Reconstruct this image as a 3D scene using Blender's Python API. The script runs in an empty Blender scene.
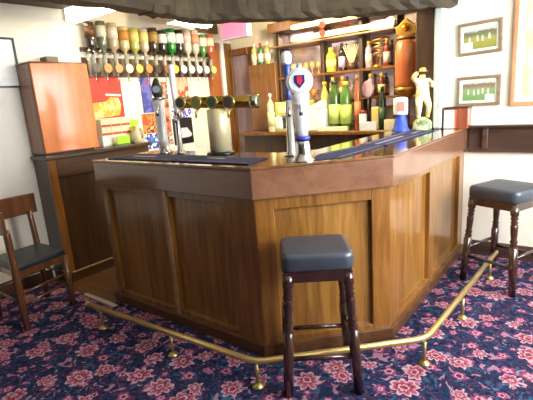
import bpy, bmesh, math, random
from mathutils import Vector, Matrix
random.seed(7)
PI = math.pi
scene = bpy.context.scene
COL = scene.collection

# ------------------------------------------------------------------ colours / materials
def lin(c):
    c = c / 255.0
    return c / 12.92 if c <= 0.04045 else ((c + 0.055) / 1.055) ** 2.4
def rgb(r, g, b): return (lin(r), lin(g), lin(b), 1.0)

class NT:
    """small helper around a material node tree"""
    def __init__(s, name):
        s.m = bpy.data.materials.new(name); s.m.use_nodes = True
        s.t = s.m.node_tree; s.n = s.t.nodes; s.l = s.t.links
        s.p = s.n['Principled BSDF']
    def add(s, kind, **kw):
        nd = s.n.new(kind)
        for k, v in kw.items(): setattr(nd, k, v)
        return nd
    def put(s, sock, v):
        if hasattr(v, 'is_output') or isinstance(v, bpy.types.NodeSocket): s.l.new(v, sock)
        else: sock.default_value = v
    def math(s, op, a, b=None, c=None):
        nd = s.add('ShaderNodeMath', operation=op)
        s.put(nd.inputs[0], a)
        if b is not None: s.put(nd.inputs[1], b)
        if c is not None: s.put(nd.inputs[2], c)
        return nd.outputs[0]
    def mix(s, f, a, b):
        nd = s.add('ShaderNodeMix', data_type='RGBA')
        s.put(nd.inputs['Factor'], f); s.put(nd.inputs[6], a); s.put(nd.inputs[7], b)
        return nd.outputs[2]
    def coords(s, scale=(1, 1, 1), loc=(0, 0, 0), rot=(0, 0, 0), out='Object'):
        tc = s.add('ShaderNodeTexCoord'); mp = s.add('ShaderNodeMapping')
        mp.inputs['Scale'].default_value = scale; mp.inputs['Location'].default_value = loc
        mp.inputs['Rotation'].default_value = rot
        s.l.new(tc.outputs[out], mp.inputs['Vector'])
        return mp.outputs['Vector']
    def noise(s, vec, scale, detail=3, rough=.5, dist=0.0):
        nd = s.add('ShaderNodeTexNoise')
        s.l.new(vec, nd.inputs['Vector'])
        nd.inputs['Scale'].default_value = scale; nd.inputs['Detail'].default_value = detail
        nd.inputs['Roughness'].default_value = rough; nd.inputs['Distortion'].default_value = dist
        return nd.outputs['Fac']
    def ramp(s, f, stops):
        nd = s.add('ShaderNodeValToRGB'); e = nd.color_ramp.elements
        while len(e) < len(stops): e.new(.5)
        for el, (p, c) in zip(e, stops): el.position = p; el.color = c
        s.l.new(f, nd.inputs['Fac'])
        return nd.outputs['Color']
    def bump(s, h, strength=.2, dist=.01):
        nd = s.add('ShaderNodeBump'); nd.inputs['Strength'].default_value = strength
        nd.inputs['Distance'].default_value = dist
        s.l.new(h, nd.inputs['Height']); s.l.new(nd.outputs['Normal'], s.p.inputs['Normal'])
    def set(s, rough=.5, metal=0., coat=0., spec=.5, trans=0., coat_rough=.1):
        i = s.p.inputs
        i['Roughness'].default_value = rough; i['Metallic'].default_value = metal
        i['Coat Weight'].default_value = coat; i['Coat Roughness'].default_value = coat_rough
        i['Specular IOR Level'].default_value = spec; i['Transmission Weight'].default_value = trans
        return s.m

_flat = {}
def flat(r, g, b, rough=.5, metal=0., coat=0., trans=0., var=.10):
    """plain coloured surface with a faint procedural mottling"""
    k = (r, g, b, rough, metal, coat, trans)
    if k in _flat: return _flat[k]
    n = NT('surface_%d_%d_%d' % (r, g, b))
    c = rgb(r, g, b)
    d = tuple(x * (1 - var * 1.5) for x in c[:3]) + (1,)
    f = n.noise(n.coords(), 22, 2)
    n.put(n.p.inputs['Base Color'], n.mix(f, d, tuple(min(1, x * (1 + var)) for x in c[:3]) + (1,)))
    _flat[k] = n.set(rough, metal, coat, trans=trans)
    return _flat[k]

def wood(name, dark, mid, light, grain='z', scale=5., rough=.35, coat=.4, stretch=14., bump=.08):
    n = NT(name)
    s = [stretch] * 3; s['xyz'.index(grain)] = 1.0
    v = n.coords(tuple(s))
    f = n.noise(v, scale * .35, 5, .6, .6)
    blotch = n.noise(n.coords(), 2.2, 3)
    t = n.math('ADD', n.math('MULTIPLY', f, .75), n.math('MULTIPLY', blotch, .3))
    n.put(n.p.inputs['Base Color'], n.ramp(t, [(.28, rgb(*dark)), (.5, rgb(*mid)), (.74, rgb(*light))]))
    n.bump(f, bump, .004)
    return n.set(rough, 0, coat, coat_rough=.12)

def emit(name, r, g, b, strength):
    n = NT(name)
    n.p.inputs['Base Color'].default_value = rgb(r, g, b)
    n.p.inputs['Emission Color'].default_value = rgb(r, g, b)
    n.p.inputs['Emission Strength'].default_value = strength
    return n.m

def two_tone(name, a, b, scale, lo=.45, hi=.55, rough=.6, detail=3, coords=(1, 1, 1), coat=0.):
    n = NT(name)
    f = n.noise(n.coords(coords), scale, detail)
    n.put(n.p.inputs['Base Color'], n.ramp(f, [(lo, rgb(*a)), (hi, rgb(*b))]))
    return n.set(rough, 0, coat)

def plaster_mat():
    n = NT('white_plaster')
    v = n.coords()
    f = n.noise(v, 3.0, 4); g = n.noise(v, 28, 3)
    n.put(n.p.inputs['Base Color'], n.ramp(f, [(.3, rgb(228, 220, 202)), (.7, rgb(238, 232, 218))]))
    n.bump(n.math('ADD', f, n.math('MULTIPLY', g, .25)), .35, .02)
    return n.set(.8)

def carpet_mat():
    n = NT('floral_carpet')
    P = n.coords(out='Object')
    wob = n.noise(P, 16, 2)
    base = n.ramp(n.noise(P, 30, 3), [(.35, rgb(18, 24, 46)), (.65, rgb(34, 48, 80))])
    col = base
    # curling leaves and tendrils
    lv = n.noise(P, 11, 2, .5, 2.2)
    m = n.math('MULTIPLY', n.math('GREATER_THAN', lv, .53), n.math('LESS_THAN', lv, .565))
    col = n.mix(m, col, rgb(98, 54, 76))
    lv2 = n.noise(n.coords(loc=(3, 5, 0)), 13, 2, .5, 1.6)
    m = n.math('GREATER_THAN', lv2, .63)
    col = n.mix(m, col, rgb(40, 76, 104))
    lv3 = n.noise(n.coords(loc=(8, 1, 0)), 16, 2, .5, 1.2)
    m = n.math('GREATER_THAN', lv3, .62)
    col = n.mix(m, col, rgb(146, 104, 124))

    def flowers(col, scale, R, petals, off, colours, jitter=.6):
        vec = n.coords(loc=off)
        vo = n.add('ShaderNodeTexVoronoi', voronoi_dimensions='2D', feature='F1')
        vo.inputs['Scale'].default_value = scale; vo.inputs['Randomness'].default_value = jitter
        n.l.new(vec, vo.inputs['Vector'])
        sub = n.add('ShaderNodeVectorMath', operation='SUBTRACT')
        n.l.new(vec, sub.inputs[0]); n.l.new(vo.outputs['Position'], sub.inputs[1])
        sx = n.add('ShaderNodeSeparateXYZ'); n.l.new(sub.outputs[0], sx.inputs[0])
        x, y = sx.outputs[0], sx.outputs[1]
        r = n.math('SQRT', n.math('ADD', n.math('MULTIPLY', x, x), n.math('MULTIPLY', y, y)))
        r = n.math('ADD', r, n.math('MULTIPLY', n.math('SUBTRACT', wob, .5), R * 1.3))
        sc = n.add('ShaderNodeSeparateColor'); n.l.new(vo.outputs['Color'], sc.inputs[0])
        a = n.math('ADD', n.math('ARCTAN2', y, x), n.math('MULTIPLY', sc.outputs[0], 6.28))
        pet = n.math('ABSOLUTE', n.math('COSINE', n.math('MULTIPLY', a, petals / 2)))
        lim = n.math('MULTIPLY_ADD', pet, R * .38, R * .62)
        rel = n.math('DIVIDE', r, lim)
        size = n.math('MULTIPLY_ADD', sc.outputs[1], .6, .65)
        rel = n.math('DIVIDE', rel, size)
        for edge, c in colours:
            col = n.mix(n.math('LESS_THAN', rel, edge), col, rgb(*c))
        return col
    col = flowers(col, 6.5, .034, 5, (.3, .9, 0), [(1., (124, 58, 88)), (.6, (176, 126, 144)), (.28, (84, 30, 54))])
    col = flowers(col, 4.6, .064, 8, (0, 0, 0), [(1., (176, 138, 148)), (.78, (146, 70, 88)), (.5, (100, 40, 56)), (.34, (176, 138, 146)), (.16, (120, 44, 60))], .8)
    n.put(n.p.inputs['Base Color'], col)
    n.bump(n.noise(P, 260, 1), .35, .004)
    return n.set(.95, spec=.1)

M = {}
M['plaster'] = plaster_mat()
M['carpet'] = carpet_mat()
M['ceiling'] = flat(232, 226, 210, .85)
M['oak_panel'] = wood('oak_panel', (84, 50, 16), (126, 84, 32), (162, 116, 54), 'z', 6, .32, .5)
M['oak_frame'] = wood('oak_frame', (82, 48, 15), (120, 77, 28), (154, 105, 46), 'z', 6, .3, .55)
M['fascia'] = wood('fascia_wood', (94, 60, 40), (116, 78, 56), (136, 96, 72), 'x', 3, .22, .9, 9)
M['bar_top'] = wood('bar_top_wood', (60, 34, 16), (104, 66, 30), (140, 96, 46), 'x', 4, .12, .9, 9)
M['plinth'] = wood('plinth_wood', (56, 32, 14), (84, 52, 23), (108, 70, 32), 'x', 4, .4, .3)
M['dark_oak'] = wood('dark_oak', (34, 21, 12), (58, 38, 22), (84, 57, 34), 'z', 5, .42, .3)
M['dark_oak_y'] = wood('dark_oak_counter', (40, 24, 13), (70, 46, 25), (100, 70, 40), 'y', 5, .35, .4)
M['dark_oak_x'] = wood('dark_oak_ledge', (40, 26, 20), (66, 46, 36), (92, 68, 54), 'x', 5, .4, .3)
M['beam'] = wood('old_beam', (38, 30, 15), (60, 48, 26), (82, 66, 38), 'x', 4, .75, 0, 4, .4)
M['cabinet'] = wood('cabinet_wood', (186, 88, 14), (214, 116, 24), (230, 142, 40), 'z', 4, .45, .45)
M['cabinet_side'] = wood('cabinet_side_wood', (110, 72, 60), (140, 96, 80), (160, 118, 98), 'z', 4, .4, .3)
M['stool_wood'] = wood('stool_wood', (30, 17, 14), (50, 29, 23), (70, 42, 33), 'z', 5, .22, .8)
M['chair_wood'] = wood('chair_wood', (60, 33, 16), (88, 52, 26), (116, 72, 38), 'z', 5, .25, .7)
M['pale_frame'] = wood('pale_frame_wood', (120, 88, 60), (150, 116, 84), (172, 140, 106), 'x', 5, .4, .3)
M['brass'] = flat(226, 196, 128, .32, .8)
M['brass_dull'] = flat(190, 168, 108, .35, .8)
M['gold'] = flat(214, 168, 84, .3, 1.)
M['chrome'] = flat(214, 216, 218, .14, 1.)
M['steel'] = flat(228, 229, 230, .28, .3)
def leather(name, a, b):
    n = NT(name)
    v = n.coords()
    n.put(n.p.inputs['Base Color'], n.ramp(n.noise(v, 6, 3), [(.3, rgb(*a)), (.7, rgb(*b))]))
    n.bump(n.noise(v, 120, 2), .2, .002)
    return n.set(.4, 0, .3, coat_rough=.3)
M['leather'] = leather('blue_black_vinyl', (40, 46, 56), (64, 72, 82))
M['leather_green'] = leather('dark_green_vinyl', (20, 30, 32), (34, 46, 50))
M['towel'] = two_tone('bar_towel_cloth', (20, 22, 40), (46, 48, 84), 60, .42, .6, .95, 3, (1, 3, 1))
M['white'] = flat(236, 236, 232, .5)
M['paper'] = flat(240, 238, 230, .7)
M['mirror'] = flat(196, 178, 186, .1, .75)
M['black'] = flat(18, 18, 20, .35)

# ------------------------------------------------------------------ mesh helpers
class B:
    """collects shapes into one bmesh, then links it as ONE object"""
    def __init__(s): s.bm = bmesh.new()
    def _merge(s, bm2, mat=None):
        if mat is not None: bmesh.ops.transform(bm2, matrix=mat, verts=bm2.verts)
        me = bpy.data.meshes.new('tmp'); bm2.to_mesh(me); bm2.free()
        s.bm.from_mesh(me); bpy.data.meshes.remove(me)
        return s
    def box(s, x0, x1, y0, y1, z0, z1, bev=0., mat=None, seg=1):
        b = bmesh.new(); bmesh.ops.create_cube(b, size=1)
        bmesh.ops.transform(b, matrix=Matrix.Translation(((x0+x1)/2, (y0+y1)/2, (z0+z1)/2)) @ Matrix.Diagonal((x1-x0, y1-y0, z1-z0, 1)), verts=b.verts)
        if bev > 0: bmesh.ops.bevel(b, geom=b.edges[:], offset=bev, segments=seg, affect='EDGES', profile=.5)
        return s._merge(b, mat)
    def lathe(s, prof, seg=20, mat=None, smooth=True):
        b = bmesh.new(); rings = []
        for r, z in prof:
            rings.append([b.verts.new((r*math.cos(2*PI*i/seg), r*math.sin(2*PI*i/seg), z)) for i in range(seg)])
        for a, c in zip(rings, rings[1:]):
            for i in range(seg):
                b.faces.new((a[i], a[(i+1) % seg], c[(i+1) % seg], c[i]))
        b.faces.new(rings[0][::-1]); b.faces.new(rings[-1])
        if smooth:
            for f in b.faces: f.smooth = len(f.verts) == 4
        return s._merge(b, mat)
    def tube(s, pts, r, seg=12, smooth=True):
        pts = [Vector(p) for p in pts]; b = bmesh.new(); rings = []
        n = len(pts)
        ref = None
        for i, p in enumerate(pts):
            d = (pts[min(i+1, n-1)] - pts[max(i-1, 0)]).normalized()
            if ref is None:
                ref = Vector((0, 0, 1)) if abs(d.z) < .9 else Vector((1, 0, 0))
            u = d.cross(ref).normalized(); w = u.cross(d).normalized()
            ref = w
            rr = r[i] if isinstance(r, (list, tuple)) else r
            rings.append([b.verts.new(p + u*rr*math.cos(2*PI*k/seg) + w*rr*math.sin(2*PI*k/seg)) for k in range(seg)])
        for a, c in zip(rings, rings[1:]):
            for k in range(seg):
                f = b.faces.new((a[k], a[(k+1) % seg], c[(k+1) % seg], c[k])); f.smooth = smooth
        b.faces.new(rings[0][::-1]); b.faces.new(rings[-1])
        bmesh.ops.recalc_face_normals(b, faces=b.faces[:])
        return s._merge(b)
    def prism(s, poly, z0, z1, bev=0., mat=None):
        b = bmesh.new()
        lo = [b.verts.new((x, y, z0)) for x, y in poly]; hi = [b.verts.new((x, y, z1)) for x, y in poly]
        n = len(poly)
        b.faces.new(lo[::-1]); b.faces.new(hi)
        for i in range(n): b.faces.new((lo[i], lo[(i+1) % n], hi[(i+1) % n], hi[i]))
        bmesh.ops.recalc_face_normals(b, faces=b.faces[:])
        if bev > 0: bmesh.ops.bevel(b, geom=b.edges[:], offset=bev, segments=2, affect='EDGES', profile=.5)
        return s._merge(b, mat)
    def ball(s, c, r, sc=(1, 1, 1), mat=None, seg=14):
        b = bmesh.new(); bmesh.ops.create_uvsphere(b, u_segments=seg, v_segments=max(6, seg//2), radius=r)
        for f in b.faces: f.smooth = True
        bmesh.ops.transform(b, matrix=Matrix.Translation(c) @ Matrix.Diagonal((*sc, 1)), verts=b.verts)
        return s._merge(b, mat)
    def build(s, name, mat, parent=None):
        me = bpy.data.meshes.new(name); s.bm.to_mesh(me); s.bm.free()
        me.materials.append(mat)
        o = bpy.data.objects.new(name, me); COL.objects.link(o)
        if parent is not None: o.parent = parent
        return o

def tag(o, label, cat, group=None):
    o['label'] = label; o['category'] = cat
    if group: o['group'] = group
    return o
def thing(name, loc, label, cat, rz=0., group=None):
    o = bpy.data.objects.new(name, None); COL.objects.link(o)
    o.empty_display_size = .1
    o.location = loc; o.rotation_euler = (0, 0, rz)
    return tag(o, label, cat, group)
def struct(o): o['kind'] = 'structure'; return o
def at(o, loc, rz=0.):
    o.location = loc; o.rotation_euler = (0, 0, rz); return o
def dup(root, loc, rz, label, group=None):
    r = root.copy(); COL.objects.link(r); r.location = loc; r.rotation_euler = (0, 0, rz); r['label'] = label
    if group: r['group'] = group
    for ch in list(root.children):
        c = ch.copy(); COL.objects.link(c); c.parent = r
        for g in list(ch.children):
            d = g.copy(); COL.objects.link(d); d.parent = c
    return r
def RZ(a): return Matrix.Rotation(a, 4, 'Z')
def T(x, y, z): return Matrix.Translation((x, y, z))

# ------------------------------------------------------------------ camera
F, H, PITCH, ROLL, YAW = 429.44, 1.458, .2268, .072, .666
fw = Vector((-math.sin(YAW)*math.cos(PITCH), math.cos(YAW)*math.cos(PITCH), -math.sin(PITCH)))
rt = Vector((math.cos(YAW), math.sin(YAW), 0)); dn = fw.cross(rt)
rt2 = math.cos(ROLL)*rt + math.sin(ROLL)*dn; dn2 = -math.sin(ROLL)*rt + math.cos(ROLL)*dn
cam = bpy.data.cameras.new('camera'); co = bpy.data.objects.new('camera', cam); COL.objects.link(co)
cam.sensor_fit = 'HORIZONTAL'; cam.sensor_width = 36; cam.lens = F / 533 * 36; cam.clip_start = .05
mw = Matrix.Identity(4)
for i in range(3):
    mw[i][0] = rt2[i]; mw[i][1] = -dn2[i]; mw[i][2] = -fw[i]
mw[0][3], mw[1][3], mw[2][3] = 1.4393, -1.711, H
co.matrix_world = mw
scene.camera = co

# ------------------------------------------------------------------ room shell
WL, WR, WF, CEIL = -2.45, 2.6, -4.2, 2.46
struct(B().box(WL-.1, WR+.1, WF-.1, 2.9, -.1, 0).build('floor', M['carpet']))
struct(B().prism([(-2.44, -.06), (-1.46, -.06), (-1.46, .06), (.5, .6), (.5, 2.69), (-2.44, 2.69)], 0, .004).build('floor', M['plinth']))
struct(B().box(WL-.1, WR+.1, WF-.1, 2.9, CEIL, CEIL+.1).build('ceiling', M['ceiling']))
struct(B().box(WL-.15, WL, WF-.1, 2.9, 0, CEIL).build('wall_left', M['plaster']))
struct(B().box(WL, .33, 2.7, 2.85, 0, CEIL).build('wall_behind_bar', M['plaster']))
struct(B().box(.33, WR+.1, 2.25, 2.85, 0, CEIL).build('wall_back', M['plaster']))
struct(B().box(WL-.1, WR+.1, WF-.15, WF, 0, CEIL).build('wall_front', M['dark_oak']))
# right wall with two window openings
WIN = [(-.55, 2.0)]
ZS, ZH = 1.0, 2.3
w = B()
ys = [WF] + [v for p in WIN for v in p] + [2.3]
for i in range(0, len(ys), 2): w.box(WR, WR+.3, ys[i], ys[i+1], 0, CEIL)
for a, b in WIN:
    w.box(WR, WR+.3, a, b, 0, ZS); w.box(WR, WR+.3, a, b, ZH, CEIL)
struct(w.build('wall_right', M['plaster']))
for k, (a, b) in enumerate(WIN):
    f = B()
    for y0, y1 in ((a, a+.06), (b-.06, b), ((a+b)/2-.025, (a+b)/2+.025)): f.box(WR+.12, WR+.18, y0, y1, ZS, ZH)
    for z0, z1 in ((ZS, ZS+.06), (ZH-.06, ZH), (1.62, 1.66)): f.box(WR+.12, WR+.18, a, b, z0, z1)
    struct(f.build('window_%d' % (k+1), M['white']))
struct(B().box(.6, WR, 2.232, 2.25, 0, .13, .004).build('baseboard_back', M['dark_oak_x']))
struct(B().box(WL, WL+.018, WF, -.02, 0, .1, .004).build('baseboard_left', M['dark_oak_y']))
# aluminium carpet edging beside the bar end
o = B().box(-1.83, -1.40, -.085, -.045, 0, .014, .003).build('carpet_edging', flat(190, 180, 160, .45, .2))
tag(o, 'flat metal carpet edging strip on the floor at the left end of the bar', 'edging strip')

# beams: a rough wall plate at left, one along the ceiling, one sagging across above the bar to the post
def rough_beam(name, pts, w, h, wob=.02, mat='beam'):
    """box-section beam through points (x,y,z of underside centre) with uneven hewn faces"""
    b = bmesh.new(); P = []
    N = 14
    for (a, c) in zip(pts, pts[1:]):
        a, c = Vector(a), Vector(c)
        for i in range(N): P.append(a.lerp(c, i/N))
    P.append(Vector(pts[-1]))
    rings = []
    rnd = random.Random(name + str(pts[0]))
    for i, p in enumerate(P):
        d = P[min(i+1, len(P)-1)] - P[max(i-1, 0)]
        u = Vector((-d.y, d.x, 0)).normalized()
        j = lambda: rnd.uniform(-wob, wob)
        c = .22*w
        rings.append([b.verts.new(p + u*(sx*w/2 + j()*.6) + Vector((0, 0, zz + j()*.5))) for sx, zz in
                      ((-.78, 0), (.78, 0), (1, c), (1, h), (-1, h), (-1, c))])
    for a, c in zip(rings, rings[1:]):
        for k in range(6): b.faces.new((a[k], a[(k+1) % 6], c[(k+1) % 6], c[k]))
    b.faces.new(rings[0][::-1]); b.faces.new(rings[-1])
    bmesh.ops.recalc_face_normals(b, faces=b.faces[:])
    x = B(); x._merge(b)
    return struct(x.build(name, M[mat]))
rough_beam('ceiling_beam', [(.43, 2.20, 2.085), (-.45, 1.62, 2.085), (-1.12, .92, 2.10), (-1.12, .35, 2.10)], .20, .36)
rough_beam('ceiling_beam', [(-1.12, .5, 2.11), (-1.14, -1.5, 2.12), (-1.1, -4.19, 2.13)], .20, .33)
rough_beam('ceiling_beam', [(-2.32, -4.19, 2.335), (-2.32, .48, 2.365)], .25, .085, .008)
# post at the wall end of the bar: dark oak with its lit edge put in as a pale strip
struct(B().box(.145, .30, 2.12, 2.35, 1.122, 2.11, .01).build('oak_post', M['dark_oak']))
struct(B().box(.302, .372, 2.10, 2.245, 1.122, 2.45, .012).build('post_lit_edge', flat(196, 204, 200, .3, 0, .4)))

# ------------------------------------------------------------------ the bar
bar = thing('bar_counter', (0, 0, 0), 'large panelled wooden bar counter with a glossy canted fascia and angled front corner', 'bar counter')
c, u = .557, .025
Pb, Ab, Bb, Cb = Vector((-1.48, u)), Vector((-u*.414, u)), Vector((c-u, c+u*.414)), Vector((c-u, 2.245))
SEG = {'left': (Pb, Ab), 'front': (Ab, Bb), 'right': (Bb, Cb)}
def segbox(b, seg, s0, s1, z0, z1, d0, d1, bev=.004):
    a, e = SEG[seg]; d = (e-a).normalized()
    nrm = Vector((d.y, -d.x))
    m = Matrix(((d.x, nrm.x, 0, a.x), (d.y, nrm.y, 0, a.y), (0, 0, 1, 0), (0, 0, 0, 1)))
    # local x along the segment, y outward (mirrored frame, so flip)
    bb = bmesh.new(); bmesh.ops.create_cube(bb, size=1)
    bmesh.ops.transform(bb, matrix=Matrix.Translation(((s0+s1)/2, (d0+d1)/2, (z0+z1)/2)) @ Matrix.Diagonal((s1-s0, d1-d0, z1-z0, 1)), verts=bb.verts)
    if bev: bmesh.ops.bevel(bb, geom=bb.edges[:], offset=bev, segments=2, affect='EDGES', profile=.5)
    bmesh.ops.transform(bb, matrix=m, verts=bb.verts)
    bmesh.ops.recalc_face_normals(bb, faces=bb.faces[:])
    b._merge(bb)
ZT, ZP = .95, .09
PAN = {'left': [(.06, .70), (.745, 1.27)], 'front': [(.105, .66)], 'right': [(.12, .73), (.84, 1.53)]}
for seg, panels in PAN.items():
    L = (SEG[seg][1]-SEG[seg][0]).length
    top = .9 if seg != 'front' else .875
    for a, e in panels:
        p = B(); segbox(p, seg, a-.01, e+.01, ZP+.01, top+.02, -.06, -.03, 0)
        p.build('panel', M['oak_panel'], bar)
    edges = [0] + [v for p in panels for v in p] + [L]
    for i in range(0, len(edges), 2):
        p = B(); segbox(p, seg, edges[i], edges[i+1], .0, ZT, -.06, 0); p.build('stile', M['oak_frame'], bar)
    for a, e in panels:
        p = B(); segbox(p, seg, a, e, top, ZT, -.06, 0); p.build('top_rail', M['oak_frame'], bar)
        p = B(); segbox(p, seg, a, e, 0, .105, -.06, 0); p.build('bottom_rail', M['oak_frame'], bar)
p = B(); segbox(p, 'left', .705, .74, .0, ZT, 0, .012); o = p.build('bead', M['pale_frame'], bar)
p = B().box(-1.48, -1.44, .06, .56, 0, ZT); p.build('end_panel', M['oak_panel'], bar)
def ring_poly(off_out, off_in):
    """outline band along the counter: positive = outward of the fascia line"""
    def line(o): return [(-1.505, -o), (o*.414, -o), (c+o, c-o*.414), (c+o, 2.245)]
    a = line(off_out); b = line(off_in)
    return a + b[::-1]
B().prism(ring_poly(0, -.03), .945, 1.105, .004).build('fascia', M['fascia'], bar)
B().prism([(-1.505, .031), (-1.475, .031), (-1.475, .57), (-1.505, .57)], .945, 1.105, .004).build('end_fascia', M['fascia'], bar)
B().prism(ring_poly(.006, -.03), 1.106, 1.122, .004).build('edge_moulding', M['bar_top'], bar)
B().prism([(-1.505, .03), (-.0124, .03), (c-.03, c+.0124), (c-.03, 2.245), (-.04, 2.245), (-.04, .76), (-.22, .58), (-1.505, .58)], 1.09, 1.119, .002).build('counter_top', M['bar_top'], bar)
B().prism(ring_poly(-.006, -.026), 0, .075, .004).build('plinth', M['plinth'], bar)
p = B().prism([(-1.44, .45), (-.30, .45), (.05, .80), (.05, 2.2), (.01, 2.2), (.01, .82), (-.32, .49), (-1.44, .49)], 0.0, 1.09); p.build('back_panel', M['dark_oak'], bar)

# brass foot rail on its posts
rail = thing('foot_rail', (0, 0, 0), 'long polished brass foot rail on short posts round the bottom of the bar', 'foot rail')
zr = .15
cor = [Vector((-1.33, -.31, zr)), Vector((.13, -.23, zr)), Vector((.79, .42, zr)), Vector((.865, 1.95, zr))]
path = [cor[0]]
for i in (1, 2):
    a, b_, d = cor[i-1], cor[i], cor[i+1]
    p0 = b_ + (a-b_).normalized()*.07; p2 = b_ + (d-b_).normalized()*.07
    for k in range(7):
        t = k/6; path.append(p0*(1-t)**2 + b_*2*t*(1-t) + p2*t*t)
path.append(cor[3])
B().tube(path, .017, 14).build('rail', M['brass'], rail)
B().ball(cor[0], .02).build('end_cap', M['brass'], rail)
for x, y in ((-1.19, -.302), (-.50, -.265), (.125, -.222), (.785, .41), (.835, 1.02), (.858, 1.75)):
    p = at(B().lathe([(.009, .0), (.009, zr-.015)], 10).build('post', M['brass_dull'], rail), (x, y, 0))
    B().lathe([(.032, 0), (.032, .006), (.018, .014), (.012, .022)], 16).build('flange', M['brass_dull'], p)

# ------------------------------------------------------------------ bar stools
def cushion(w, d, z0, z1, r=.05, crown=.012):
    b = bmesh.new(); bmesh.ops.create_cube(b, size=1)
    bmesh.ops.transform(b, matrix=T(0, 0, (z0+z1)/2) @ Matrix.Diagonal((w, d, z1-z0, 1)), verts=b.verts)
    vert = [e for e in b.edges if abs(e.verts[0].co.z-e.verts[1].co.z) > .01]
    bmesh.ops.bevel(b, geom=vert, offset=r, segments=4, affect='EDGES', profile=.5)
    top = [e for e in b.edges if e.verts[0].co.z > z1-.001 and e.verts[1].co.z > z1-.001]
    bmesh.ops.bevel(b, geom=top, offset=.026, segments=4, affect='EDGES', profile=.5)
    bot = [e for e in b.edges if e.verts[0].co.z < z0+.001 and e.verts[1].co.z < z0+.001]
    bmesh.ops.bevel(b, geom=bot, offset=.010, segments=2, affect='EDGES', profile=.5)
    for f in b.faces: f.smooth = len(f.verts) == 4
    bmesh.ops.recalc_face_normals(b, faces=b.faces[:])
    x = B(); x._merge(b); return x
def stool(loc, rz, label, w=.35, d=.315, seat0=.66, seat1=.745):
    t = thing('bar_stool', loc, label, 'bar stool', rz, 'dark wood bar stools')
    s = cushion(w, d, seat0, seat1).build('seat', M['leather'], t)
    pts = [(sx*(w/2+.001-.004*0), sy*(d/2+.001)) for sx, sy in ((-1, -1), (1, -1), (1, 1), (-1, 1))]
    B().prism([(x*.93, y*.93) for x, y in pts], seat0-.058, seat0-.0005, .004).build('apron', M['stool_wood'], t)
    tx, ty, fx, fy = w/2-.033, d/2-.033, w/2+.002, d/2+.002
    z_top = seat0-.02
    def on(sx, sy, z):
        k = 1 - z/z_top
        return Vector((sx*(tx+(fx-tx)*k), sy*(ty+(fy-ty)*k), z))
    for sx, sy in ((-1, -1), (1, -1), (1, 1), (-1, 1)):
        zs = [(0, .024), (.20, .027), (.34, .028), (.345, .020), (.36, .027), (.375, .019), (.39, .026), (.405, .019), (.44, .022), (.48, .024), (.505, .025), (.515, .018), (.527, .026), (.54, .017), (.553, .027), (.566, .019), (.58, .028), (z_top, .028)]
        B().tube([on(sx, sy, z) for z, _ in zs], [r for _, r in zs], 12).build('leg', M['stool_wood'], t)
    for (a, b_, z) in (((-1, -1), (1, -1), .20), ((-1, 1), (1, 1), .20), ((-1, -1), (-1, 1), .265), ((1, -1), (1, 1), .265)):
        q = B(); A, C = on(*a, z), on(*b_, z)
        d_ = (C-A).normalized()
        q.tube([A, C], .013, 10); q.build('stretcher', M['stool_wood'], t)
    return t
stool((.352, .035, 0), math.radians(36), 'square dark vinyl bar stool standing at the angled front corner of the bar')
stool((.94, 1.745, 0), math.radians(-22), 'square dark vinyl bar stool by the white wall at the right, under the framed pictures', .38, .38)

# ------------------------------------------------------------------ corner chair at the left wall
ch = thing('corner_chair', (-1.87, -.41, 0), 'wooden chair with curved back rail and dark green padded seat by the left wall', 'chair')
w2, d2 = .22, .2
q = B(); b = bmesh.new()
poly = [(.215, -.19), (.15, .20), (-.22, .18), (-.205, -.20)]
B().prism([(x*.93, y*.93) for x, y in poly], .375, .425, .004).build('seat_frame', M['chair_wood'], ch)
q = B().prism(poly, .425, .475, .018)
q.build('seat', M['leather_green'], ch)
def leg(name, pts, r):
    return B().tube(pts, r, 10).build(name, M['chair_wood'], ch)
leg('leg', [(.215, -.195, 0), (.21, -.195, .4), (.215, -.20, .70), (.215, -.20, .735)], [.022, .027, .024, .02])
leg('leg', [(-.235, .165, 0), (-.225, .165, .4), (-.255, .165, .70), (-.26, .165, .735)], [.021, .025, .022, .02])
leg('leg', [(-.205, -.215, 0), (-.20, -.205, .4), (-.235, -.225, .70), (-.24, -.225, .735)], [.021, .025, .022, .02])
leg('leg', [(.125, .195, 0), (.13, .19, .42)], [.02, .026])
# curved back rail: a bent board from the far post round the corner post to the near post
ctrl = [(-.285, .235), (-.285, .05), (-.265, -.12), (-.22, -.225), (-.10, -.265), (.08, -.255), (.25, -.215)]
cr = []
for i in range(len(ctrl)-1):
    p0 = Vector(ctrl[max(i-1, 0)]); p1 = Vector(ctrl[i]); p2 = Vector(ctrl[i+1]); p3 = Vector(ctrl[min(i+2, len(ctrl)-1)])
    for k in range(5):
        t = k/5
        cr.append(.5*((2*p1)+(-p0+p2)*t+(2*p0-5*p1+4*p2-p3)*t*t+(-p0+3*p1-3*p2+p3)*t**3))
cr.append(Vector(ctrl[-1]))
outer, inner = [], []
for i, p in enumerate(cr):
    d = (cr[min(i+1, len(cr)-1)]-cr[max(i-1, 0)]).normalized(); nn = Vector((-d.y, d.x))
    outer.append(tuple(p-nn*.012)); inner.append(tuple(p+nn*.012))
B().prism(outer + inner[::-1], .71, .868, .005).build('back_rail', M['chair_wood'], ch)
for a, e in (((.21, -.195, .27), (.127, .195, .27)), ((-.225, .165, .27), (.127, .195, .27)), ((-.20, -.21, .21), (.21, -.195, .21)), ((-.20, -.21, .24), (-.225, .165, .24)), ((.21, -.195, .19), (.127, .195, .19))):
    B().tube([a, e], .010, 8).build('stretcher', M['chair_wood'], ch)

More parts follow.
